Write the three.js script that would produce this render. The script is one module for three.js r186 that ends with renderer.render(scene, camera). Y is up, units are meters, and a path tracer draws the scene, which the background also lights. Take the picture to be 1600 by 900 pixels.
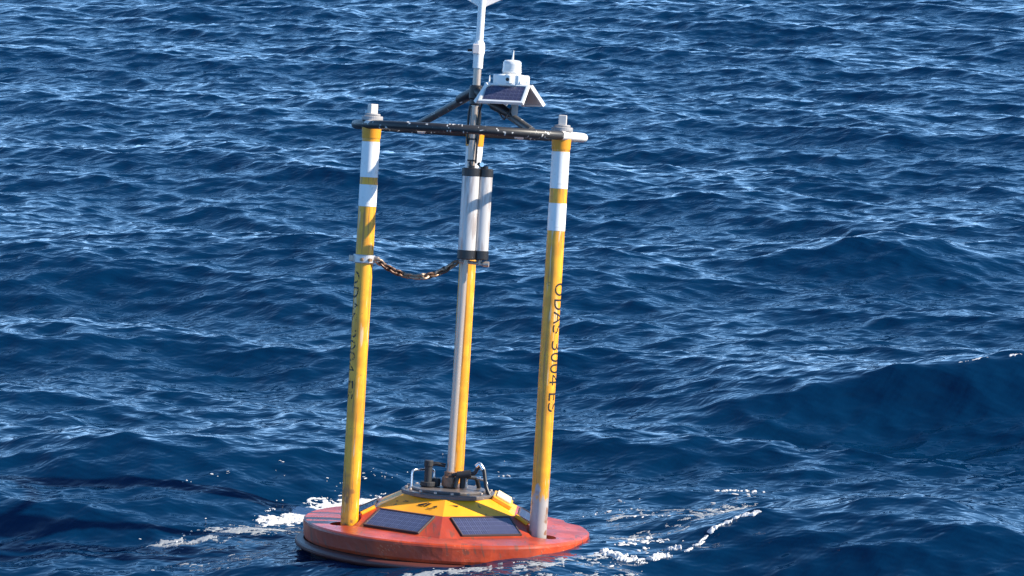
import * as THREE from 'three';
import { mergeGeometries, mergeVertices } from 'three/addons/utils/BufferGeometryUtils.js';
import { RoundedBoxGeometry } from 'three/addons/geometries/RoundedBoxGeometry.js';
import { Brush, Evaluator, SUBTRACTION } from 'three-bvh-csg';

// ───────── camera, sky, sun, exposure ─────────
const scene = new THREE.Scene();
const PITCH = 0.2111;                                   // looking down from a ship's rail
const camera = new THREE.PerspectiveCamera(12.71, 1600 / 900, 0.1, 20000);
camera.position.set(0.414, 4.988, 15.72);
camera.rotation.set(-PITCH, 0, 0);
const renderer = new THREE.WebGLRenderer({ antialias: true });
renderer.setSize(1024, 576);
renderer.toneMapping = THREE.LinearToneMapping;
renderer.toneMappingExposure = 2.0;
renderer.shadowMap.enabled = true;

const SUN_EL = 34 * Math.PI / 180, SUN_AZ = 3 * Math.PI / 180;   // from the right, a little towards the viewer
const sunDir = new THREE.Vector3(Math.cos(SUN_EL) * Math.cos(SUN_AZ), Math.sin(SUN_EL), Math.cos(SUN_EL) * Math.sin(SUN_AZ));
{
  // clear sky: deep blue overhead, paler towards the horizon
  const W = 512, H = 256, d = new Float32Array(W * H * 4);
  for (let j = 0; j < H; j++) {
    const el = ((j + 0.5) / H - 0.5) * Math.PI, s = Math.max(0, Math.sin(el));
    const k = Math.exp(-s * 3.2), k2 = Math.exp(-s * 11);
    for (let i = 0; i < W; i++) {
      const o = (j * W + i) * 4;
      d[o] = 0.015 + 0.29 * k + 0.34 * k2; d[o + 1] = 0.055 + 0.72 * k + 0.30 * k2; d[o + 2] = 0.18 + 1.28 * k + 0.20 * k2; d[o + 3] = 1;
    }
  }
  const sky = new THREE.DataTexture(d, W, H, THREE.RGBAFormat, THREE.FloatType);
  sky.mapping = THREE.EquirectangularReflectionMapping; sky.magFilter = THREE.LinearFilter; sky.needsUpdate = true;
  scene.background = sky; scene.environment = sky;
  scene.backgroundIntensity = 0.9; scene.environmentIntensity = 0.9;
}
const sun = new THREE.DirectionalLight(new THREE.Color().setRGB(1, 0.91, 0.77), 5);
sun.position.copy(sunDir).multiplyScalar(40);
sun.castShadow = true; sun.shadow.mapSize.set(4096, 4096); sun.shadow.radius = 1;
Object.assign(sun.shadow.camera, { left: -8, right: 8, top: 8, bottom: -8, near: 1, far: 90 });
scene.add(sun); scene.add(sun.target);

// ───────── helpers ─────────
let seed = 20240;
const rnd = () => { seed = (seed * 1664525 + 1013904223) >>> 0; return seed / 4294967296; };
const rr = (a, b) => a + (b - a) * rnd();
const gauss = () => Math.sqrt(-2 * Math.log(rnd() + 1e-9)) * Math.cos(2 * Math.PI * rnd());
const sm = (a, b, x) => { const t = Math.min(1, Math.max(0, (x - a) / (b - a))); return t * t * (3 - 2 * t); };
const hash = (x, y) => { let h = Math.imul(x, 374761393) + Math.imul(y, 668265263) | 0; h = Math.imul(h ^ (h >>> 13), 1274126177); return ((h ^ (h >>> 16)) >>> 0) / 4294967296; };
function vnoise(x, y, px = 0, py = 0) {               // optionally periodic
  const xi = Math.floor(x), yi = Math.floor(y), fx = x - xi, fy = y - yi, u = fx * fx * (3 - 2 * fx), v = fy * fy * (3 - 2 * fy);
  const m = (a, p) => p ? ((a % p) + p) % p : a;
  const a = hash(m(xi, px), m(yi, py)), b = hash(m(xi + 1, px), m(yi, py)), c = hash(m(xi, px), m(yi + 1, py)), d = hash(m(xi + 1, px), m(yi + 1, py));
  return a + (b - a) * u + (c - a) * v + (a - b - c + d) * u * v;
}
function fbm(x, y, n = 4, px = 0, py = 0) { let s = 0, a = 0.5; for (let i = 0; i < n; i++) { s += a * vnoise(x, y, px, py); x = x * 2 + (px ? 0 : 17.3); y = y * 2 + (py ? 0 : 9.1); px *= 2; py *= 2; a *= 0.5; } return s / (1 - 2 * a + a); }
const col = (r, g, b) => new THREE.Color().setRGB(r, g, b);
function mat(c, o = {}) { return new THREE.MeshPhysicalMaterial({ color: c, roughness: 0.5, metalness: 0, ...o }); }
const toS = (l) => Math.round(255 * Math.pow(Math.min(1, Math.max(0, l)), 1 / 2.2));
function tex(w, h, f, repeat = [1, 1]) {              // f(u, v) -> linear rgb
  const d = new Uint8Array(w * h * 4);
  for (let j = 0; j < h; j++) for (let i = 0; i < w; i++) { const c = f((i + 0.5) / w, (j + 0.5) / h), o = (j * w + i) * 4; d[o] = toS(c[0]); d[o + 1] = toS(c[1]); d[o + 2] = toS(c[2]); d[o + 3] = 255; }
  const t = new THREE.DataTexture(d, w, h, THREE.RGBAFormat); t.colorSpace = THREE.SRGBColorSpace; t.magFilter = THREE.LinearFilter;
  t.wrapS = t.wrapT = THREE.RepeatWrapping; t.repeat.set(...repeat); t.needsUpdate = true; return t;
}
function gray(w, h, f, repeat = [1, 1]) {
  const d = new Uint8Array(w * h * 4);
  for (let j = 0; j < h; j++) for (let i = 0; i < w; i++) { const c = Math.round(255 * Math.min(1, Math.max(0, f((i + 0.5) / w, (j + 0.5) / h)))), o = (j * w + i) * 4; d[o] = d[o + 1] = d[o + 2] = c; d[o + 3] = 255; }
  const t = new THREE.DataTexture(d, w, h, THREE.RGBAFormat); t.magFilter = THREE.LinearFilter; t.wrapS = t.wrapT = THREE.RepeatWrapping; t.repeat.set(...repeat); t.needsUpdate = true; return t;
}
const mix3 = (a, b, t) => [a[0] + (b[0] - a[0]) * t, a[1] + (b[1] - a[1]) * t, a[2] + (b[2] - a[2]) * t];
const counts = {};
const numbered = (n) => { const k = counts[n] = (counts[n] ?? -1) + 1; return k ? `${n}_${String(k).padStart(3, '0')}` : n; };
function part(name, geo, m, parent) {
  const o = new THREE.Mesh(Array.isArray(geo) ? mergeGeometries(geo.map((g) => { const q = g.index ? g.toNonIndexed() : g; for (const k of Object.keys(q.attributes)) if (!['position', 'normal', 'uv'].includes(k)) q.deleteAttribute(k); return q; })) : geo, m);
  o.name = name; o.castShadow = o.receiveShadow = true; parent.add(o); return o;
}
const V = (x, y, z) => new THREE.Vector3(x, y, z);
const polar = (deg, r, y = 0) => V(Math.cos(deg * Math.PI / 180) * r, y, -Math.sin(deg * Math.PI / 180) * r);   // 270 faces the viewer
function rod(a, b, r, r2 = r, n = 20) {
  const d = b.clone().sub(a), g = new THREE.CylinderGeometry(r2, r, d.length(), n);
  g.applyQuaternion(new THREE.Quaternion().setFromUnitVectors(V(0, 1, 0), d.normalize())); g.translate((a.x + b.x) / 2, (a.y + b.y) / 2, (a.z + b.z) / 2); return g;
}
function disc(r, h, y, x = 0, z = 0, n = 28, bev = 0.004) {
  const g = new THREE.LatheGeometry([[0, 0], [r - bev, 0], [r, bev], [r, h - bev], [r - bev, h], [0, h]].map((p) => new THREE.Vector2(...p)), n);
  g.translate(x, y, z); return flat(g, 0.7);
}
function flat(g) { const q = g.index ? g.toNonIndexed() : g; q.computeVertexNormals(); return q; }
function tube(pts, r, n = 40, rad = 10) { return new THREE.TubeGeometry(new THREE.CatmullRomCurve3(pts, false, 'catmullrom', 0.3), n, r, rad); }
function tag(o, label, category, group, kind) { o.userData = { label, category }; if (group) o.userData.group = group; if (kind) o.userData.kind = kind; return o; }

// ───────── the sea ─────────
const waves = [];
{
  const N = 84;
  for (let i = 0; i < N; i++) {
    const t = (i + rnd()) / N, lam = 6.5 * Math.pow(0.13 / 6.5, t);
    const spread = lam > 2.5 ? 18 : lam > 0.8 ? 26 : 30;
    const dir = (90 + 8 + gauss() * spread) * Math.PI / 180;
    const s = (lam > 2.5 ? 0.028 : lam > 0.8 ? 0.036 : lam > 0.25 ? 0.045 : 0.039) * rr(0.7, 1.3);
    const k = 2 * Math.PI / lam;
    waves.push({ lam, k, kx: Math.cos(dir) * k, kz: Math.sin(dir) * k, cx: Math.cos(dir), cz: Math.sin(dir), a: s / k, ph: rnd() * 6.2832 });
  }
}
// single swells the photograph shows: [x, z, along-crest direction deg, height, half length, half width front, half width back]
const swells = [
  [3.9, -3.15, 5, 0.36, 1.9, 0.34, 0.9],
  [3.1, 0.15, -2, 0.36, 1.4, 0.85, 0.8],
  [-3.5, -5.1, -4, 0.2, 1.3, 0.5, 0.9],
  [-2.3, -1.7, 3, 0.14, 0.9, 0.5, 0.6],
  [1.85, 0.2, 14, 0.08, 0.5, 0.22, 0.4],
  [4.0, -8.6, 8, 0.22, 1.5, 0.6, 1.0],
];
const HULL = { y: -0.002, sx: 0.034, sz: 0.15 };
const out = [0, 0, 0];
function sea(u, v, cell) {
  let x = u, y = 0, z = v, near = Math.exp(-Math.pow((u * u + v * v) / 2.0, 2));
  const far = Math.hypot(u, v - 15), calm = far > 90 ? 90 / far : 1;
  let yl = 0;
  for (let i = 0; i < waves.length; i++) {
    const w = waves[i];
    if (w.lam < 2.6 * cell) continue;
    const p = w.kx * u + w.kz * v + w.ph, s = Math.sin(p), c = Math.cos(p), long = w.lam > 0.9;
    const a = w.a * (long ? 1 - near : 1 - 0.6 * near) * calm;
    y += a * c; x -= 0.7 * a * w.cx * s; z -= 0.7 * a * w.cz * s;
  }
  if (far < 60) for (const [sx, sz, deg, h, L, wf, wb] of swells) {
    const t = deg * Math.PI / 180, dx = u - sx, dz = v - sz, al = dx * Math.cos(t) - dz * Math.sin(t), ac = dx * Math.sin(t) + dz * Math.cos(t) + 0.06 * Math.sin(al * 2.1 + sx);
    const q = ac > 0 ? ac / wf : ac / wb, e = Math.exp(-Math.pow(q * q + 0.01, 0.72) - Math.pow(al / L, 2)) * (1 - near);
    y += h * e - 0.16 * h * Math.exp(-Math.pow((ac - wf * 1.5) / wf, 2) - Math.pow(al / L, 2)) * (1 - near);
  }
  y += near * (HULL.y + HULL.sx * u + HULL.sz * v);
  out[0] = x; out[1] = y; out[2] = z; return out;
}
function axis(lo, hi, fine, limit, grow) {             // evenly fine between lo and hi, then growing to ±limit
  const a = []; for (let x = lo; x <= hi; x += fine) a.push(x);
  let s = fine, x = a[a.length - 1]; while (x < limit) { s *= grow; x += s; a.push(x); }
  s = fine; x = lo; while (x > -limit) { s *= grow; x -= s; a.unshift(x); }
  return a;
}
{
  const xs = axis(-4.2, 4.6, 0.016, 4000, 1.02);
  const zs = []; { let z = 3.2; while (z > -4000) { zs.push(z); const D = 16 - z; z -= z > 0.2 ? 0.02 : D < 62 ? 0.018 * Math.pow(D / 16, 1.15) : (zs[zs.length - 2] - z) * 1.06; } let s = 0.03; z = 3.2; while (z < 4000) { s *= 1.2; z += s; zs.unshift(z); } }
  const nx = xs.length, nz = zs.length, pos = new Float32Array(nx * nz * 3), uv = new Float32Array(nx * nz * 2), idx = new Uint32Array((nx - 1) * (nz - 1) * 6);
  for (let j = 0, o = 0; j < nz; j++) for (let i = 0; i < nx; i++, o++) {
    const cx = i ? xs[i] - xs[i - 1] : xs[1] - xs[0], cz = j ? zs[j - 1] - zs[j] : zs[0] - zs[1];
    const p = sea(xs[i], zs[j], Math.max(cx, cz));
    pos[o * 3] = p[0]; pos[o * 3 + 1] = p[1]; pos[o * 3 + 2] = p[2]; uv[o * 2] = xs[i]; uv[o * 2 + 1] = -zs[j];
  }
  let q = 0;
  for (let j = 0; j < nz - 1; j++) for (let i = 0; i < nx - 1; i++) { const a = j * nx + i, b = a + 1, c = a + nx, d = c + 1; idx[q++] = a; idx[q++] = b; idx[q++] = c; idx[q++] = b; idx[q++] = d; idx[q++] = c; }
  const g = new THREE.BufferGeometry();
  g.setAttribute('position', new THREE.BufferAttribute(pos, 3)); g.setAttribute('uv', new THREE.BufferAttribute(uv, 2)); g.setIndex(new THREE.BufferAttribute(idx, 1));
  g.computeVertexNormals();
  { const n = g.attributes.normal; if (n.getY((nx * nz) >> 1) < 0) { for (let k = 0; k < idx.length; k += 3) { const t = idx[k]; idx[k] = idx[k + 1]; idx[k + 1] = t; } g.computeVertexNormals(); } }
  // fine ripples: a periodic height map 4.6 m wide
  const R = 1024, T = 4.6, hm = new Float32Array(R * R), cosT = new Float32Array(R);
  for (let i = 0; i < R; i++) cosT[i] = Math.cos(2 * Math.PI * i / R);
  let var_ = 0;
  for (let w = 0; w < 150; w++) {
    const lam = 0.5 * Math.pow(0.028 / 0.5, rnd()), dir = (98 + gauss() * 28) * Math.PI / 180, f = T / lam;
    const fx = Math.round(f * Math.cos(dir)), fy = Math.round(f * Math.sin(dir)), ph = Math.floor(rnd() * R), a = 0.0023 * lam * Math.pow(lam / 0.1, 0.1);
    var_ += a * a / 2;
    for (let j = 0, o = 0; j < R; j++) { let k = ((fy * j + ph) % R + R) % R; for (let i = 0; i < R; i++, o++) { hm[o] += a * cosT[k]; k += fx; k = ((k % R) + R) % R; } }
  }
  const range = 8 * Math.sqrt(var_), hd = new Float32Array(R * R * 4);
  for (let i = 0; i < R * R; i++) { const v = hm[i] / range + 0.5; hd[i * 4] = hd[i * 4 + 1] = hd[i * 4 + 2] = v; hd[i * 4 + 3] = 1; }
  const bump = new THREE.DataTexture(hd, R, R, THREE.RGBAFormat, THREE.FloatType); bump.wrapS = bump.wrapT = THREE.RepeatWrapping; bump.magFilter = THREE.LinearFilter; bump.repeat.set(1 / T, 1 / T); bump.needsUpdate = true;
  const water = mat(col(0.0005, 0.0172, 0.052), { roughness: 0.05, ior: 1.333, bumpMap: bump, bumpScale: range });
  const s = new THREE.Mesh(g, water); s.name = 'sea'; s.receiveShadow = true; s.castShadow = true; scene.add(s);
  tag(s, 'choppy dark blue open sea around the buoy', 'sea', null, 'structure');
}

// ───────── the buoy ─────────
const buoy = new THREE.Group(); buoy.name = 'weather_buoy'; scene.add(buoy);
tag(buoy, 'orange and yellow ocean data buoy with three tall yellow legs, leaning in the waves', 'buoy');
{
  const D = Math.PI / 180;
  const ax = V(Math.tan(3.4 * D), 1, Math.tan(2.6 * D)).normalize().applyEuler(new THREE.Euler(-PITCH, 0, 0));
  const zx = V(0, 0, 1).applyEuler(new THREE.Euler(-PITCH, 0, 0)), X = ax.clone().cross(zx).normalize(), Z = X.clone().cross(ax);
  buoy.quaternion.setFromRotationMatrix(new THREE.Matrix4().makeBasis(X, ax, Z)); buoy.position.set(0, 0.09, 0);
}
const YAW = -2, LEGS = [210 + YAW, 330 + YAW, 90 + YAW], RL = 0.678, RY = 2.49;

// paints
const ORANGE = [0.60, 0.095, 0.035], YELLOW = [0.80, 0.44, 0.008];
const orangeTex = tex(512, 512, (u, v) => {
  const n = fbm(u * 8, v * 8, 5, 8, 8), m = fbm(u * 30 + 5, v * 30, 3), f = vnoise(u * 160, v * 160);
  let c = mix3([0.32, 0.034, 0.008], [0.50, 0.054, 0.010], sm(0.3, 0.7, n));
  c = mix3(c, [0.30, 0.05, 0.03], 0.5 * sm(0.62, 0.75, m)); c = mix3(c, [0.62, 0.24, 0.12], 0.6 * sm(0.80, 0.9, f * 0.6 + n * 0.5));
  c = mix3(c, [0.16, 0.05, 0.025], 0.8 * sm(0.64, 0.72, fbm(u * 60, v * 14 + 40, 4) + 0.12 * (m - 0.5)));
  return c;
});
const rough = gray(256, 256, (u, v) => 0.3 + 0.35 * fbm(u * 10, v * 10, 4, 10, 10));
const bumpTex = gray(256, 256, (u, v) => fbm(u * 12, v * 12, 5, 12, 12));
const orangeM = mat(col(1, 1, 1), { map: orangeTex, roughness: 0.8, roughnessMap: rough, bumpMap: bumpTex, bumpScale: 0.004 });
const yellowTex = tex(512, 512, (u, v) => {
  const n = fbm(u * 7 + 3, v * 7, 5), m = fbm(u * 40, v * 40, 3);
  let c = mix3([0.76, 0.33, 0.003], [0.86, 0.40, 0.006], sm(0.3, 0.7, n));
  return mix3(c, [0.10, 0.06, 0.02], 0.8 * sm(0.70, 0.78, m) * sm(0.45, 0.6, n));
});
const yellowM = mat(col(1, 1, 1), { map: yellowTex, roughness: 1, roughnessMap: rough });
const blackM = mat(col(0.012, 0.012, 0.014), { roughness: 0.42 });
const rubberM = mat(col(0.02, 0.02, 0.022), { roughness: 0.6 });
const steelM = mat(col(0.46, 0.38, 0.32), { metalness: 0.55, roughness: 0.42, bumpMap: bumpTex, bumpScale: 0.001 });
const chromeM = mat(col(0.75, 0.74, 0.72), { metalness: 0.95, roughness: 0.22 });
const whiteM = mat(col(0.80, 0.79, 0.76), { roughness: 0.42 });
const greyM = mat(col(0.33, 0.32, 0.32), { roughness: 0.55, bumpMap: bumpTex, bumpScale: 0.002 });
const keelM = mat(col(0.035, 0.014, 0.012), { roughness: 0.5, bumpMap: bumpTex, bumpScale: 0.006 });
const cellTex = tex(512, 256, (u, v) => {
  const cu = (u * 9) % 1, cv = (v * 4) % 1, n = fbm(u * 26, v * 20, 4), id = hash(Math.floor(u * 9), Math.floor(v * 4) + 40);
  let c = mix3([0.014, 0.013, 0.045], [0.035, 0.033, 0.09], n * 0.7 + id * 0.3);
  if (cu < 0.07 || cv < 0.06) c = [0.16, 0.16, 0.23];
  else if (Math.abs(cu - 0.37) < 0.025 || Math.abs(cu - 0.7) < 0.025) c = mix3(c, [0.25, 0.25, 0.3], 0.5);
  return mix3(c, [0.3, 0.28, 0.27], 0.35 * sm(0.62, 0.8, fbm(u * 60 + 9, v * 30, 3)));
});
const cellM = mat(col(1, 1, 1), { map: cellTex, roughness: 0.28, clearcoat: 1, clearcoatRoughness: 0.12 });

// hull: floating disc with a rim, sockets cut for the legs
const ev = new Evaluator(); ev.attributes = ['position', 'normal', 'uv']; ev.useGroups = false;
function uvXZ(g) { const p = g.attributes.position, uv = new Float32Array(p.count * 2); for (let i = 0; i < p.count; i++) { uv[2 * i] = p.getX(i) + 0.3 * p.getY(i); uv[2 * i + 1] = p.getZ(i) + p.getY(i) * 0.9; } g.setAttribute('uv', new THREE.BufferAttribute(uv, 2)); return g; }
function cutSockets(g) {
  let b = new Brush(g); b.updateMatrixWorld();
  for (const a of LEGS) {
    const c = new THREE.CylinderGeometry(0.088, 0.088, 0.26, 20), p = polar(a, 0.703); c.scale(1.15, 1, 0.9); c.rotateY(a * Math.PI / 180); c.translate(p.x, 0.06, p.z);
    const k = new Brush(c); k.updateMatrixWorld(); b = ev.evaluate(b, k, SUBTRACTION); b.updateMatrixWorld();
  }
  return b.geometry;
}
const lathe = (pts, n = 96) => new THREE.LatheGeometry(pts.map((p) => new THREE.Vector2(...p)), n);
{
  const g = lathe([[0, -0.118], [0.895, -0.118], [0.902, -0.10], [0.908, -0.02], [0.905, -0.008], [0.895, 0.0], [0.74, 0.009], [0, 0.009]]);
  // lathe points run bottom to top: outside faces point out
  const hull = part('hull', flatten(uvXZ(cutSockets(flat(g)))), orangeM, buoy);
  function flatten(q) { return q; }
  part('fender_rim', lathe([[0.90, -0.122], [0.94, -0.126], [0.953, -0.138], [0.953, -0.158], [0.93, -0.172], [0.88, -0.176]]), mat(col(0.10, 0.03, 0.025), { roughness: 0.4, bumpMap: bumpTex, bumpScale: 0.004 }), hull);
  part('keel', lathe([[0, -0.55], [0.35, -0.52], [0.72, -0.34], [0.88, -0.178], [0.86, -0.12]]), keelM, hull);
}
function hexFrustum(R0, y0, R1, y1) {
  const P = []; const tri = (a, b, c) => P.push(a.x, a.y, a.z, b.x, b.y, b.z, c.x, c.y, c.z);
  for (let k = 0; k < 6; k++) {
    const a = 30 + YAW + k * 60, A = polar(a, R0, y0), B = polar(a + 60, R0, y0), C = polar(a, R1, y1), E = polar(a + 60, R1, y1), T = V(0, y1, 0), U = V(0, y0, 0);
    tri(A, B, E); tri(A, E, C); tri(C, E, T); tri(B, A, U);
  }
  const g = new THREE.BufferGeometry(); g.setAttribute('position', new THREE.Float32BufferAttribute(P, 3)); g.computeVertexNormals(); return uvXZ(g);
}
const R_BOT = 0.745, Y_BOT = 0.004, R_MID = 0.5, Y_MID = 0.112, R_TOP = 0.315, Y_TOP = 0.192;
const house = part('lower_deckhouse', uvXZ(cutSockets(hexFrustum(R_BOT, Y_BOT, R_MID, Y_MID))), orangeM, buoy);
const dome = part('yellow_dome', hexFrustum(R_MID + 0.006, Y_MID - 0.003, R_TOP + 0.004, Y_TOP), yellowM, buoy);
part('dome_lip', hexFrustum(R_MID + 0.012, Y_MID - 0.016, R_MID + 0.008, Y_MID - 0.004), yellowM, dome);
// facet frame: x along the edge, y up the slope, z out
function facet(deg) {
  const c30 = Math.cos(Math.PI / 6), o = polar(deg, R_MID * c30, Y_MID), p = polar(deg, R_BOT * c30, Y_BOT), yy = o.clone().sub(p).normalize(), xx = polar(deg + 90, 1), zz = xx.clone().cross(yy);
  return (geo, s, h = 0, side = 0) => { const m = new THREE.Matrix4().makeBasis(xx, yy, zz).setPosition(p.clone().addScaledVector(yy, s).addScaledVector(zz, h).addScaledVector(xx, side)); geo.applyMatrix4(m); return geo; };
}
const FACETS = [0, 60, 120, 180, 240, 300].map((a) => a + YAW);
for (const deg of FACETS) {
  const put = facet(deg), w = 0.415, h = 0.196, s0 = 0.122;
  const panel = part('solar_panel', put(new RoundedBoxGeometry(w, h, 0.012, 1, 0.003), s0, 0.001), rubberM, buoy);
  const g = new THREE.PlaneGeometry(w - 0.022, h - 0.02); part('solar_cells', put(g, s0, 0.0085), cellM, panel);
  const e = [];
  for (const s of [-1, 1]) { e.push(put(new THREE.BoxGeometry(0.007, h, 0.008), s0, 0.0085, s * (w / 2 - 0.005))); e.push(put(new THREE.BoxGeometry(w - 0.018, 0.007, 0.008), s0 + s * (h / 2 - 0.005), 0.0085)); }
  part('panel_frame', e, mat(col(0.07, 0.045, 0.04), { roughness: 0.5 }), panel);
}
// ridge trims over the corners between panels, raised lid on the right-hand facet
for (const k of [0, 1, 2]) {
  const a = LEGS[k]; const A = polar(a, R_MID + 0.01, Y_MID), B = polar(a, 0.60, Y_MID - (0.6 - R_MID) * 0.44 + 0.002);
  part('ridge_trim', rod(A, B, 0.014, 0.014, 8), yellowM, house);
}
{
  const put = facet(FACETS[0]), lid = part('access_lid', put(new RoundedBoxGeometry(0.30, 0.135, 0.03, 2, 0.008), 0.345, 0.014), yellowM, dome);
  part('lid_plate', put(new RoundedBoxGeometry(0.25, 0.10, 0.016, 2, 0.006), 0.345, 0.036), mat(col(0.82, 0.70, 0.35), { roughness: 0.35 }), lid);
}
{ // black stencilled marks on the two front facets, worn
  const cv = document.createElement('canvas'); cv.width = 512; cv.height = 160; const c = cv.getContext('2d'); c.clearRect(0, 0, 512, 160); c.fillStyle = '#16120a';
  c.fillRect(20, 88, 22, 8); c.fillRect(96, 70, 34, 10); c.fillRect(84, 84, 16, 6);
  c.beginPath(); c.moveTo(236, 96); c.lineTo(310, 50); c.lineTo(318, 58); c.lineTo(276, 92); c.lineTo(300, 100); c.lineTo(296, 108); c.lineTo(240, 106); c.fill();
  c.beginPath(); c.moveTo(318, 60); c.lineTo(346, 56); c.lineTo(322, 106); c.lineTo(300, 104); c.fill();
  c.beginPath(); c.moveTo(372, 98); c.lineTo(410, 78); c.lineTo(420, 108); c.fill(); c.fillRect(340, 124, 56, 11);
  const t = new THREE.CanvasTexture(cv); t.colorSpace = THREE.SRGBColorSpace;
  const put = facet(FACETS[4]); part('stencil_marks', put(new THREE.PlaneGeometry(0.40, 0.125), 0.335, 0.0052, 0.03), mat(col(1, 1, 1), { map: t, alphaTest: 0.5, roughness: 0.6 }), dome);
  const c2 = document.createElement('canvas'); c2.width = 128; c2.height = 64; const x = c2.getContext('2d'); x.fillStyle = '#2a2408'; x.beginPath(); x.moveTo(20, 16); x.lineTo(110, 30); x.lineTo(96, 52); x.lineTo(60, 30); x.fill();
  const t2 = new THREE.CanvasTexture(c2); t2.colorSpace = THREE.SRGBColorSpace;
  const put2 = facet(FACETS[5]); part('stencil_marks', put2(new THREE.PlaneGeometry(0.09, 0.045), 0.345, 0.0052, -0.13), mat(col(1, 1, 1), { map: t2, alphaTest: 0.5, roughness: 0.6 }), dome);
}
// hatch with its fittings
const hatch = part('hatch', [disc(0.30, 0.026, Y_TOP - 0.004, 0, 0, 48), disc(0.235, 0.018, Y_TOP + 0.021, 0, 0, 40)], mat(col(0.12, 0.105, 0.10), { roughness: 0.45, metalness: 0.2, bumpMap: bumpTex, bumpScale: 0.003 }), buoy);
const HY = Y_TOP + 0.043;
for (let k = 0; k < 16; k++) { const p = polar(k * 22.5 + 6, 0.27); part('bolt', disc(0.011, 0.014, Y_TOP + 0.025, p.x, p.z, 6, 0.002), steelM, hatch); }
function uHandle(a, b, h) { const d = b.clone().sub(a), e = 0.02; return tube([a, a.clone().add(V(0, h - e, 0)), a.clone().add(V(0, h, 0)).addScaledVector(d, 0.12), b.clone().add(V(0, h, 0)).addScaledVector(d, -0.12), b.clone().add(V(0, h - e, 0)), b], 0.0075, 60, 8); }
part('grab_handle', uHandle(V(-0.235, Y_TOP + 0.02, 0.05), V(-0.10, Y_TOP + 0.02, -0.05), 0.125), chromeM, hatch);
part('grab_handle', uHandle(V(0.24, Y_TOP + 0.02, 0.07), V(0.11, Y_TOP + 0.02, -0.08), 0.085), chromeM, hatch);
part('sensor_post', [disc(0.048, 0.03, HY, -0.135, 0.02, 20), rod(V(-0.135, HY, 0.02), V(-0.135, HY + 0.15, 0.02), 0.024), disc(0.029, 0.04, HY + 0.125, -0.135, 0.02, 18), disc(0.03, 0.05, HY, -0.085, -0.02, 14)], rubberM, hatch);
part('cable', tube([V(-0.13, HY + 0.135, 0.02), V(-0.09, HY + 0.145, 0.01), V(-0.03, HY + 0.135, 0.0)], 0.013, 20, 8), blackM, hatch);
part('hose', tube([V(0.02, HY + 0.08, 0.03), V(0.10, HY + 0.105, 0.05), V(0.155, HY + 0.10, 0.05), V(0.185, HY + 0.155, 0.05), V(0.215, HY + 0.13, 0.06), V(0.235, HY + 0.03, 0.09), V(0.262, HY - 0.03, 0.11)], 0.0125, 60, 10), blackM, hatch);
part('hose', tube([V(0.04, HY + 0.005, 0.06), V(0.06, HY + 0.09, 0.05), V(0.12, HY + 0.075, 0.03), V(0.17, HY + 0.06, -0.03), V(0.19, HY, -0.07)], 0.014, 40, 10), blackM, hatch);
part('connector', [rod(V(0.05, HY + 0.085, 0.05), V(0.135, HY + 0.10, 0.055), 0.023), rod(V(0.085, HY, 0.03), V(0.085, HY + 0.09, 0.03), 0.018)], rubberM, hatch);
part('hose_fitting', tube([V(0.165, HY + 0.145, 0.052), V(0.186, HY + 0.163, 0.053), V(0.212, HY + 0.13, 0.062)], 0.0145, 16, 10), chromeM, hatch);

// legs
function legTexture(k) {
  return tex(256, 1024, (u, v) => {
    const y = v * 2.47, n = fbm(u * 5, v * 40, 4, 5), st = fbm(u * 40, v * 9 + k * 7, 3, 40), g = vnoise(u * 60 + k * 31, v * 420);
    let c = mix3([0.72, 0.30, 0.003], [0.86, 0.39, 0.005], sm(0.3, 0.7, n));
    c = mix3(c, [0.36, 0.15, 0.02], 0.75 * sm(0.57, 0.68, st)); c = mix3(c, [0.80, 0.68, 0.50], 0.5 * sm(0.66, 0.74, fbm(u * 26 + 3 * k, v * 14, 4, 26)));
    const bare = (k === 1 ? sm(0.37, 0.32, y + 0.30 * (fbm(u * 9, v * 26, 4, 9) - 0.5)) : k === 2 ? 0.2 * sm(0.3, 0.1, y) : 0);
    c = mix3(c, mix3([0.42, 0.39, 0.37], [0.26, 0.23, 0.21], n), bare);
    const rust = sm(k === 2 ? 0.42 : 0.55, 0.75, fbm(u * 9 + k * 5, v * 70, 4, 9) + (k === 2 ? 0.25 : 0.06) * sm(0.45, 0.1, y));
    c = mix3(c, [0.20, 0.075, 0.02], rust * sm(0.55, 0.15, y) * 0.85);
    return mix3(c, [0.12, 0.08, 0.03], 0.7 * sm(0.93, 0.97, g * 0.6 + n * 0.55));
  });
}
function textTexture(s, wear) {
  const cv = document.createElement('canvas'); cv.width = 112; cv.height = 1024; const c = cv.getContext('2d'); c.clearRect(0, 0, 112, 1024);
  c.fillStyle = '#1b1712'; c.textBaseline = 'alphabetic'; c.textAlign = 'left'; c.font = '124px sans-serif';
  const w = c.measureText(s).width; c.save(); c.translate(10, 4); c.rotate(Math.PI / 2); c.scale(1012 / w, 1); c.fillText(s, 0, 0); c.restore();
  c.globalCompositeOperation = 'destination-out'; for (let i = 0; i < wear; i++) { c.beginPath(); c.arc(rnd() * 112, rnd() * 1024, rr(1.5, 9), 0, 7); c.fill(); } c.globalCompositeOperation = 'source-over';
  const t = new THREE.CanvasTexture(cv); t.colorSpace = THREE.SRGBColorSpace; return t;
}
const bandTex = tex(256, 256, (u, v) => mix3([0.80, 0.80, 0.79], [0.58, 0.56, 0.53], 0.6 * sm(0.55, 0.8, fbm(u * 12, v * 8, 4, 12)) + 0.12 * vnoise(u * 90, v * 60)));
const bandM = mat(col(1, 1, 1), { map: bandTex, roughness: 0.38 });
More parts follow.
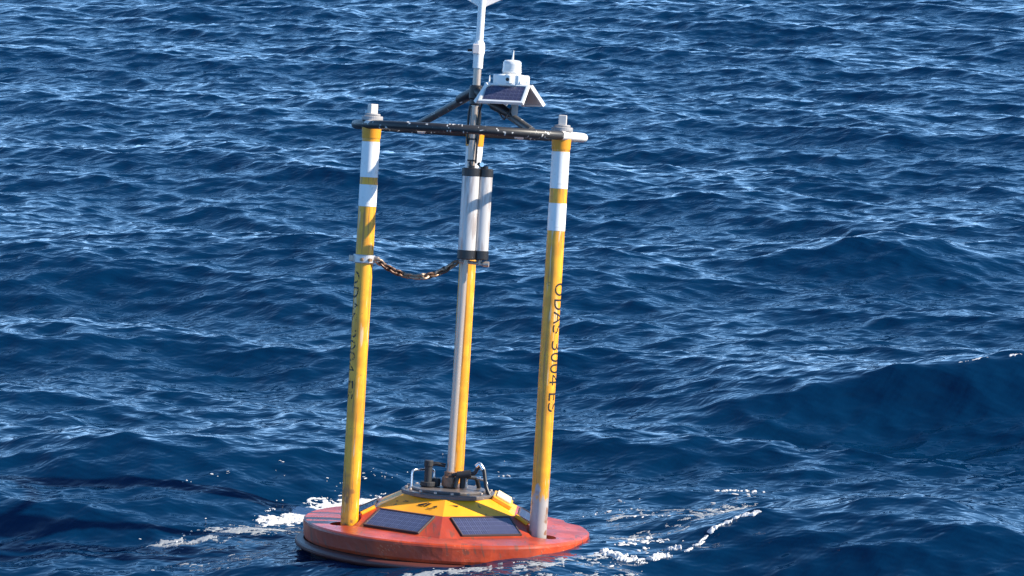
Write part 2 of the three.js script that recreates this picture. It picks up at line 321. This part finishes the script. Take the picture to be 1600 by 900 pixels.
const letterMs = [520, 20, 300].map((w) => mat(col(1, 1, 1), { map: textTexture('ODAS 3004 ES', w), alphaTest: 0.5, roughness: 0.5 }));
const BANDS = [[[2.165, 2.385], [1.985, 2.12]], [[2.165, 2.392], [1.905, 2.075]], [[2.165, 2.40], [1.95, 2.08]]];
LEGS.forEach((a, k) => {
  const p = polar(a, RL), r = 0.0545;
  const g = new THREE.CylinderGeometry(r, r, 2.56, 40, 1); g.rotateY(a * Math.PI / 180 + Math.PI / 2); g.translate(p.x, 1.20, p.z);
  const leg = part('leg', g, mat(col(1, 1, 1), { map: legTexture(k), roughness: 0.42, clearcoat: 0.25, clearcoatRoughness: 0.3 }), buoy);
  for (const [y0, y1] of BANDS[k]) { const b = new THREE.CylinderGeometry(r + 0.0012, r + 0.0012, y1 - y0, 40, 1, true); b.translate(p.x, (y0 + y1) / 2, p.z); part('white_band', b, bandM, leg); }
  const tw = 0.0945 / r, t = new THREE.CylinderGeometry(r + 0.0010, r + 0.0010, 0.82, 24, 1, true, a * Math.PI / 180 + Math.PI / 2 - tw / 2, tw); t.translate(p.x, 1.185, p.z);
  part('lettering', t, letterMs[k], leg);
  part('leg_collar', rod(V(p.x, 2.405, p.z), V(p.x, 2.478, p.z), r + 0.003, r + 0.006, 32), mat(col(0.70, 0.28, 0.004), { roughness: 0.45 }), leg);
  if (k === 2) return;
  const cap = part('leg_cap', disc(0.066, 0.028, 2.515, p.x, p.z), greyM, leg);
  part('leg_cap_washer', disc(0.05, 0.014, 2.5431, p.x, p.z), greyM, leg);
  const nut = new RoundedBoxGeometry(0.05, 0.062, 0.05, 2, 0.005); nut.rotateY(0.5 + k); nut.translate(p.x, 2.586, p.z); part('lifting_lug', nut, mat(col(0.6, 0.55, 0.5), { roughness: 0.5 }), leg);
});

// top ring, braces
{
  const R = 0.718, chips = tex(2048, 128, (u, v) => {
    // u runs round the ring from the right-hand side (away from the viewer first)
    const n = fbm(u * 90, v * 5, 3, 90), f = vnoise(u * 420, v * 9), big = vnoise(u * 46 + 11, v * 2 + 3);
    let c = mix3([0.012, 0.012, 0.014], [0.035, 0.033, 0.034], n);
    const white = [0.76, 0.74, 0.71];
    c = mix3(c, white, 0.85 * sm(0.80, 0.86, f * 0.62 + n * 0.55));
    if (big > 0.80 && v > 0.05 && v < 0.75) c = mix3(white, [0.5, 0.35, 0.28], 0.6 * n);
    const d = Math.abs(((u + 0.5) % 1) - 0.5 + 0.018);
    if (d < 0.088 + 0.012 * (n - 0.5)) c = mix3(white, [0.55, 0.52, 0.5], 0.4 * n);
    return c;
  });
  const g = new THREE.TorusGeometry(R, 0.0275, 16, 160); g.rotateX(-Math.PI / 2); g.translate(0, RY, 0);
  const ring = part('top_ring', g, mat(col(1, 1, 1), { map: chips, roughness: 0.45 }), buoy);
  for (const a of LEGS) { const A = polar(a, RL - 0.02, RY), B = polar(a, R, RY); part('ring_lug', rod(A, B, 0.026), blackM, ring); }
  const braceTex = tex(128, 512, (u, v) => { const n = fbm(u * 6, v * 60, 4, 6); return mix3(mix3([0.05, 0.048, 0.046], [0.13, 0.125, 0.12], n), [0.7, 0.68, 0.66], sm(0.72, 0.8, vnoise(u * 7, v * 32) * 0.6 + n * 0.5)); });
  const braceM = mat(col(1, 1, 1), { map: braceTex, roughness: 0.4, metalness: 0.3 });
  for (const a of [122, 303]) part('brace', rod(polar(a, 0.01, RY + 0.245).add(V(0.03, 0, 0)), polar(a, R - 0.01, RY + 0.015), 0.0255, 0.0255, 20), braceM, buoy);
}
// mast
const mast = part('mast', rod(V(0, 0.2, 0), V(0, 2.93, 0), 0.0245, 0.0245, 28), steelM, buoy);
part('mast_foot', [disc(0.05, 0.07, HY, 0, 0, 24, 0.008), disc(0.036, 0.03, HY + 0.07, 0, 0, 20)], mat(col(0.25, 0.14, 0.09), { roughness: 0.6, metalness: 0.3, bumpMap: bumpTex, bumpScale: 0.006 }), mast);
for (const y of [2.30, 2.435]) part('mast_joint', disc(0.0265, 0.012, y, 0, 0, 24, 0.002), blackM, mast);
part('mast_clamp', [disc(0.043, 0.09, RY + 0.20, 0, 0, 28, 0.008), disc(0.036, 0.04, RY + 0.165, 0, 0, 24, 0.006)], blackM, mast);
part('mast_clamp_arm', [rod(polar(122, 0.03, RY + 0.247), polar(122, 0.19, RY + 0.197), 0.034), rod(polar(303, 0.03, RY + 0.247), polar(303, 0.19, RY + 0.197), 0.034)], blackM, mast);
for (const s of [-1, 1]) part('mast_cable', tube([V(s * 0.03, RY + 0.16, 0.012), V(s * 0.036, RY + 0.1, 0.01), V(s * 0.034, RY - 0.03, 0.012), V(s * 0.03, RY - 0.08, 0.0)], 0.0075, 24, 8), blackM, mast);
mast.rotation.z = -0.0092;
const upper = part('upper_pole', rod(V(0, 2.93, 0), V(0, 3.42, 0), 0.0235, 0.0235, 28), whiteM, buoy);
part('pole_sleeve', lathe([[0.026, 2.885], [0.0315, 2.888], [0.0315, 2.965], [0.037, 2.985], [0.038, 3.02], [0.034, 3.045], [0.024, 3.06]].map(([x, y]) => [x, y]), 28), whiteM, upper);
{ const b = new RoundedBoxGeometry(0.045, 0.062, 0.03, 2, 0.005); b.translate(-0.017, 3.005, 0.04); part('junction_box', b, mat(col(0.62, 0.55, 0.52), { roughness: 0.5 }), upper); part('knob', rod(V(-0.07, 2.995, 0.02), V(-0.03, 2.998, 0.02), 0.009, 0.009, 12), blackM, upper); }
{ // fork that carries the wind sensor
  const sh = (s) => { const f = new THREE.Shape([[0.018, 3.272], [0.03, 3.282], [0.19, 3.36], [0.20, 3.43], [0.018, 3.43]].map(([x, y]) => new THREE.Vector2(s * x, y))); const g = new THREE.ExtrudeGeometry(f, { depth: 0.018, bevelEnabled: true, bevelSize: 0.003, bevelThickness: 0.003, bevelSegments: 1 }); g.translate(0, 0, -0.009); return g; };
  part('sensor_fork', sh(-1), whiteM, upper); const g2 = sh(1); g2.rotateY(0.5); part('sensor_fork', g2, mat(col(0.45, 0.44, 0.46), { roughness: 0.5 }), upper);
}
upper.rotation.z = -0.0092;
// the two cylinders on the mast
for (const [x, z, r] of [[0.026, 0.086, 0.055], [0.112, 0.045, 0.050]]) {
  const y0 = 1.685, y1 = 2.255, tubeTex = tex(256, 256, (u, v) => mix3([0.50, 0.48, 0.47], [0.33, 0.28, 0.26], 0.9 * sm(0.5, 0.75, fbm(u * 14 + x * 50, v * 3, 4, 0))));
  const g = new THREE.CylinderGeometry(r, r, y1 - y0 - 0.1, 36); g.translate(x, (y0 + y1) / 2 + 0.005, z);
  const c = part('instrument_cylinder', g, mat(col(1, 1, 1), { map: tubeTex, roughness: 0.25, clearcoat: 0.6, clearcoatRoughness: 0.1 }), buoy);
  part('end_cap', disc(r + 0.003, 0.055, y1 - 0.05, x, z, 36, 0.006), blackM, c); part('end_cap', disc(r + 0.003, 0.062, y0, x, z, 36, 0.006), blackM, c);
  part('hanger', [rod(V(x, y1, z), V(x * 0.6, y1 + 0.035, z * 0.4), 0.012), rod(V(x, y1 + 0.003, z), V(x, y1 + 0.02, z), 0.02)], blackM, c);
  part('hanger', rod(V(x, y0 - 0.03, z), V(x, y0 + 0.004, z), 0.014), steelM, c);
}
part('cylinder_bracket', [rod(V(-0.035, 1.668, 0.03), V(0.15, 1.662, 0.05), 0.011), disc(0.034, 0.028, 1.655, 0, 0, 20, 0.004), rod(V(0.12, 1.662, 0.05), V(0.155, 1.662, 0.055), 0.018)], steelM, mast);
part('cylinder_bolt', rod(V(0.07, 2.285, 0.05), V(0.07, 2.285, 0.09), 0.014), chromeM, mast);

// lantern with three solar panels on the right-hand brace
{
  const lan = new THREE.Group(); lan.name = 'lantern'; buoy.add(lan); lan.position.copy(polar(303, 0.45, RY + 0.18));
  const at = lan;
  part('lantern_post', [rod(V(0.03, -0.10, 0.03), V(0.03, 0.06, 0.03), 0.022), disc(0.075, 0.018, 0.055, 0, 0, 24)], mat(col(0.30, 0.27, 0.25), { roughness: 0.5 }), at);
  part('lantern_bracket', [rod(V(-0.10, -0.01, -0.1), V(0.03, -0.08, 0.03), 0.035, 0.024)], blackM, at);
  part('lantern_base', lathe([[0, 0.10], [0.098, 0.10], [0.102, 0.112], [0.102, 0.158], [0.095, 0.17], [0.07, 0.176], [0, 0.176]], 40), whiteM, at);
  const pods = []; for (const d of [190, 262, 300, 350]) { const p = polar(d, 0.083); pods.push(disc(0.03, 0.062, 0.112, p.x, p.z, 16, 0.008)); } part('lantern_pods', pods, whiteM, at);
  { const p = polar(258, 0.117); part('lens_port', rod(V(p.x * 0.9, 0.142, p.z * 0.9), V(p.x, 0.142, p.z), 0.011), blackM, at); }
  part('lantern_lens', lathe([[0, 0.174], [0.058, 0.176], [0.058, 0.19], [0.062, 0.195], [0.056, 0.201], [0.061, 0.207], [0.055, 0.213], [0.060, 0.219], [0.055, 0.225], [0.059, 0.232], [0.056, 0.24], [0.056, 0.252], [0.045, 0.263], [0, 0.268]], 36), mat(col(0.82, 0.82, 0.80), { roughness: 0.18, transmission: 0.25, clearcoat: 0.6 }), at);
  part('bird_spike', rod(V(0.0, 0.262, 0), V(0.004, 0.325, 0), 0.008, 0.0025, 10), whiteM, at);
  for (const az of [250, 27, 138]) {
    const slope = 50 * Math.PI / 180, n = polar(az, 1), dn = n.clone().multiplyScalar(Math.cos(slope)).add(V(0, -Math.sin(slope), 0)), xx = polar(az + 90, 1), zz = xx.clone().cross(dn.clone().negate());
    const top = n.clone().multiplyScalar(0.068).add(V(0, 0.108, 0)), L = 0.146, m = new THREE.Matrix4().makeBasis(xx, dn.clone().negate(), zz);
    const put = (g, s, h, side = 0) => { g.applyMatrix4(m.clone().setPosition(top.clone().addScaledVector(dn, s).addScaledVector(zz, h).addScaledVector(xx, side))); return g; };
    const panel = part('solar_panel', put(new RoundedBoxGeometry(0.285, L, 0.014, 1, 0.003), L / 2, 0), mat(col(0.52, 0.49, 0.47), { roughness: 0.5 }), at);
    part('solar_cells', put(new THREE.PlaneGeometry(0.245, L - 0.03), L / 2, 0.0085), cellM, panel);
    const e = []; for (const s of [-1, 1]) { e.push(put(new THREE.BoxGeometry(0.014, L + 0.004, 0.022), L / 2, 0.001, s * 0.138)); e.push(put(new THREE.BoxGeometry(0.262, 0.012, 0.022), L / 2 + s * (L / 2 - 0.005), 0.001)); }
    part('panel_frame', e, whiteM, panel);
    const q = top.clone().addScaledVector(xx, 0.125); part('bird_spike', rod(q, q.clone().add(V(0, 0.055, 0)), 0.007, 0.002, 8), whiteM, panel);
  }
}
{ // wiring from the lantern, tied to the brace and the mast
  const P = polar(303, 0.45, RY + 0.14), Q = polar(303, 0.16, RY + 0.225);
  part('lantern_cable', tube([P.clone().add(V(0.02, 0.03, 0.03)), P.clone().add(V(-0.03, -0.06, 0.05)), P.clone().lerp(Q, 0.5).add(V(0, -0.045, 0.03)), Q.clone().add(V(0, -0.02, 0.035)), V(0.055, RY + 0.12, 0.03), V(0.052, RY - 0.04, 0.02), V(0.05, RY - 0.2, 0.03)], 0.006, 60, 8), blackM, buoy);
}
// clamp on the left leg
const CL = polar(LEGS[0], RL);
{
  const y = 1.66, c = part('leg_clamp', [disc(0.069, 0.052, y - 0.026, CL.x, CL.z, 32, 0.005)], mat(col(0.55, 0.53, 0.52), { metalness: 0.5, roughness: 0.45 }), buoy);
  for (const d of [190, 345]) { const p = polar(d, 0.075); const b = new RoundedBoxGeometry(0.04, 0.036, 0.03, 2, 0.004); b.rotateY(d * Math.PI / 180); b.translate(CL.x + p.x, y, CL.z + p.z); part('clamp_lug', b, steelM, c); }
  for (const d of [262, 300]) { const p = polar(d, 0.07), q = polar(d, 0.092); part('clamp_bolt', rod(V(CL.x + p.x, y - 0.004, CL.z + p.z), V(CL.x + q.x, y - 0.004, CL.z + q.z), 0.011, 0.011, 6), mat(col(0.35, 0.2, 0.1), { metalness: 0.6, roughness: 0.5 }), c); }
}
buoy.updateMatrixWorld(true);

// ───────── chain between the clamp and the mast ─────────
{
  const A = buoy.localToWorld(V(CL.x + 0.084, 1.655, CL.z + 0.03)), B = buoy.localToWorld(V(-0.035, 1.662, 0.035));
  const chain = new THREE.Group(); chain.name = 'chain'; scene.add(chain); chain.position.copy(A);
  tag(chain, 'rusty steel chain sagging from the clamp on the left leg to the mast', 'chain');
  const pts = []; for (let i = 0; i <= 60; i++) { const t = i / 60; pts.push(A.clone().lerp(B, t).add(V(0, -0.098 * 4 * t * (1 - t), 0)).sub(A)); }
  const curve = new THREE.CatmullRomCurve3(pts), n = 16, g = new THREE.TorusGeometry(0.0168, 0.0080, 8, 18); g.scale(1.65, 1, 1);
  const rust = [[0.22, 0.13, 0.08], [0.09, 0.05, 0.035], [0.36, 0.27, 0.20]].map((c) => mat(col(...c), { metalness: 0.6, roughness: 0.42, bumpMap: bumpTex, bumpScale: 0.002 }));
  for (let i = 0; i < n; i++) {
    const t = (i + 0.5) / n, p = curve.getPointAt(t), d = curve.getTangentAt(t), q = new THREE.Quaternion().setFromUnitVectors(V(1, 0, 0), d);
    const l = part('chain_link', g, rust[Math.floor(rnd() * 3)], chain); l.position.copy(p); l.quaternion.copy(q.multiply(new THREE.Quaternion().setFromAxisAngle(V(1, 0, 0), (i % 2) * Math.PI / 2 + 0.55 + rr(-0.2, 0.2))));
  }
}

// ───────── foam ─────────
const foamM = mat(col(0.56, 0.57, 0.58), { roughness: 0.85 }), thinFoamM = mat(col(0.52, 0.55, 0.57), { roughness: 0.85, transparent: true, opacity: 0.5 });
function foamSheet(path, widths, cell, cut, lift, sd) {   // ragged lather following a line on the water
  const curve = new THREE.CatmullRomCurve3(path.map(([x, z]) => V(x, 0, z))), L = curve.getLength(), W = Math.max(...widths) * 1.3, nu = Math.ceil(L / cell), nv = Math.ceil(2 * W / cell);
  const pos = [], idx = [], id = new Int32Array((nu + 1) * (nv + 1)).fill(-1), mask = new Float32Array((nu + 1) * (nv + 1)), pts = [];
  for (let i = 0; i <= nu; i++) {
    const t = i / nu, p = curve.getPointAt(t), d = curve.getTangentAt(t), nx = -d.z, nz = d.x, wi = t * (widths.length - 1), a = Math.floor(Math.min(wi, widths.length - 1.001)), w = widths[a] + (widths[a + 1] - widths[a]) * (wi - a), ends = sm(0, 0.1, t) * sm(1, 0.9, t);
    for (let j = 0; j <= nv; j++) {
      const s = (j / nv * 2 - 1) * W, x = p.x + nx * s, z = p.z + nz * s, k = i * (nv + 1) + j;
      const m = fbm(t * L * 5 + sd, s * 22, 4) * 0.6 + fbm(x * 24 + sd, z * 60, 3) * 0.4 - 0.10 * sm(0.45, 0.75, vnoise(x * 90 + sd, z * 150));
      const lace = 1 - Math.abs(2 * fbm(x * 9 + sd * 3, z * 15, 4) - 1) * 5, core = 1 - Math.abs(s) / (w + 1e-3);
      mask[k] = m * 0.75 + 0.25 * Math.max(0, lace) - cut + 0.1 * core - 0.1 - 0.45 * Math.pow(Math.abs(s) / (w + 1e-3), 2) - 0.4 * (1 - ends);
      pts[k] = [x, z];
    }
  }
  const vert = (k) => { if (id[k] < 0) { const [x, z] = pts[k], p = sea(x, z, 0.02), b = vnoise(x * 70 + sd, z * 70); id[k] = pos.length / 3; pos.push(p[0], p[1] + (mask[k] > 0 ? lift * (0.2 + 1.6 * Math.sqrt(mask[k])) * (0.4 + b) : -0.004), p[2]); } return id[k]; };
  for (let i = 0; i < nu; i++) for (let j = 0; j < nv; j++) {
    const a = i * (nv + 1) + j, b = a + 1, c = a + nv + 1, d = c + 1; if (Math.max(mask[a], mask[b], mask[c], mask[d]) <= 0) continue;
    idx.push(vert(a), vert(b), vert(c), vert(b), vert(d), vert(c));
  }
  const g = new THREE.BufferGeometry(); g.setAttribute('position', new THREE.Float32BufferAttribute(pos, 3)); g.setIndex(idx); g.computeVertexNormals();
  const n = g.attributes.normal; let up = 0; for (let k = 0; k < n.count; k += 7) up += n.getY(k); if (up < 0) { for (let k = 0; k < idx.length; k += 3) [idx[k], idx[k + 1]] = [idx[k + 1], idx[k]]; g.setIndex(idx); g.computeVertexNormals(); }
  return g;
}
function foam(name, m, sheets, label) {
  const o = part(name, sheets.length > 1 ? mergeGeometries(sheets) : sheets[0], m, scene); return tag(o, label, 'foam', null, 'stuff');
}
foam('foam_trail', foamM, [
  foamSheet([[-1.30, -0.50], [-1.08, -0.66], [-0.82, -0.84], [-0.46, -1.0], [0.0, -1.1]], [0.12, 0.19, 0.19, 0.13], 0.006, 0.20, 0.007, 3),
], 'long white foam trail left of and behind the orange hull');
foam('foam_wash', thinFoamM, [
  foamSheet([[-1.95, 0.06], [-1.62, -0.10], [-1.3, -0.26], [-0.98, -0.36]], [0.14, 0.20, 0.16], 0.006, 0.33, 0.004, 9),
  foamSheet([[-1.7, 0.30], [-1.45, 0.22], [-1.15, 0.28], [-0.9, 0.45]], [0.12, 0.15, 0.14], 0.006, 0.40, 0.003, 14),
], 'thin patches of foam left of the orange hull, near the white trail');
foam('foam_splash', foamM, [
  foamSheet([[0.92, 0.48], [1.06, 0.60], [1.24, 0.62], [1.46, 0.36]], [0.05, 0.11, 0.13, 0.04], 0.005, 0.36, 0.024, 21),
], 'churned white foam splash right of the orange hull');
foam('foam_lacework', thinFoamM, [
  foamSheet([[-0.35, 1.12], [0.25, 1.02], [0.55, 0.92], [0.85, 0.72], [1.08, 0.5]], [0.10, 0.14, 0.16, 0.12], 0.006, 0.37, 0.004, 25),
  foamSheet([[-0.2, 1.34], [0.45, 1.22], [0.9, 1.0], [1.3, 0.75]], [0.10, 0.16, 0.16, 0.12], 0.006, 0.40, 0.003, 41),
  foamSheet([[0.95, -0.30], [1.3, -0.42], [1.7, -0.42], [2.1, -0.6]], [0.16, 0.26, 0.26, 0.14], 0.007, 0.44, 0.003, 61),
  foamSheet([[0.95, 0.2], [1.2, 0.1], [1.5, 0.05], [1.75, -0.2]], [0.14, 0.2, 0.2, 0.1], 0.007, 0.44, 0.003, 66),
], 'lacy half transparent foam in front of and right of the hull');
foam('foam_lip', foamM, [
  foamSheet([[3.7, -3.13], [3.95, -3.155], [4.3, -3.185]], [0.02, 0.04, 0.03], 0.005, 0.40, 0.005, 77),
], 'thin broken lip of foam along the crest of the dark swell at right');
foam('foam_crest', foamM, [
  foamSheet([[1.42, 0.56], [1.52, 0.44], [1.64, 0.30], [1.82, 0.20], [2.04, 0.17]], [0.03, 0.035, 0.03, 0.025], 0.005, 0.27, 0.012, 31),
], 'thin curved line of foam on the small crest beyond the splash');
{ // loose flecks of foam and drops
  const g = new THREE.IcosahedronGeometry(1, 1), list = [];
  const area = (n, x0, z0, x1, z1, w, s0, s1) => { for (let i = 0; i < n; i++) { const t = rnd(), x = x0 + (x1 - x0) * t + gauss() * w * 0.4, z = z0 + (z1 - z0) * t + gauss() * w; if (Math.hypot(x, z) < 0.97) continue; if (fbm(x * 5, z * 9, 3) < 0.56) continue; list.push([x, z, s0 * Math.pow(s1 / s0, rnd() * rnd())]); } };
  area(170, -1.8, -0.9, -0.4, -1.35, 0.2, 0.003, 0.014); area(110, -1.9, 0.2, -0.9, 0.7, 0.2, 0.003, 0.012);
  area(110, 0.9, -0.5, 1.9, -0.55, 0.22, 0.003, 0.014); area(170, 0.0, 1.05, 1.3, 0.45, 0.12, 0.003, 0.014); area(240, 1.1, 0.35, 1.4, 0.3, 0.1, 0.005, 0.018);
  area(110, -0.7, 1.0, 0.5, 1.1, 0.08, 0.003, 0.013); area(60, 1.8, -0.95, 2.1, -1.0, 0.06, 0.006, 0.02); area(70, -0.9, -1.25, 0.6, -1.5, 0.2, 0.003, 0.014);
  const im = new THREE.InstancedMesh(g, foamM, list.length), m = new THREE.Matrix4(), q = new THREE.Quaternion();
  list.forEach(([x, z, s], i) => { const p = sea(x, z, 0.02); q.setFromAxisAngle(V(0, 1, 0), rnd() * 6.28); m.compose(V(p[0], p[1] + s * 0.1, p[2]), q, V(s * rr(1, 2.6), s * rr(0.2, 0.4), s * rr(0.7, 1.2))); im.setMatrixAt(i, m); });
  im.name = 'foam_flecks'; scene.add(im); tag(im, 'scattered white flecks of foam on the water around the hull', 'foam', null, 'stuff');
}

renderer.render(scene, camera);
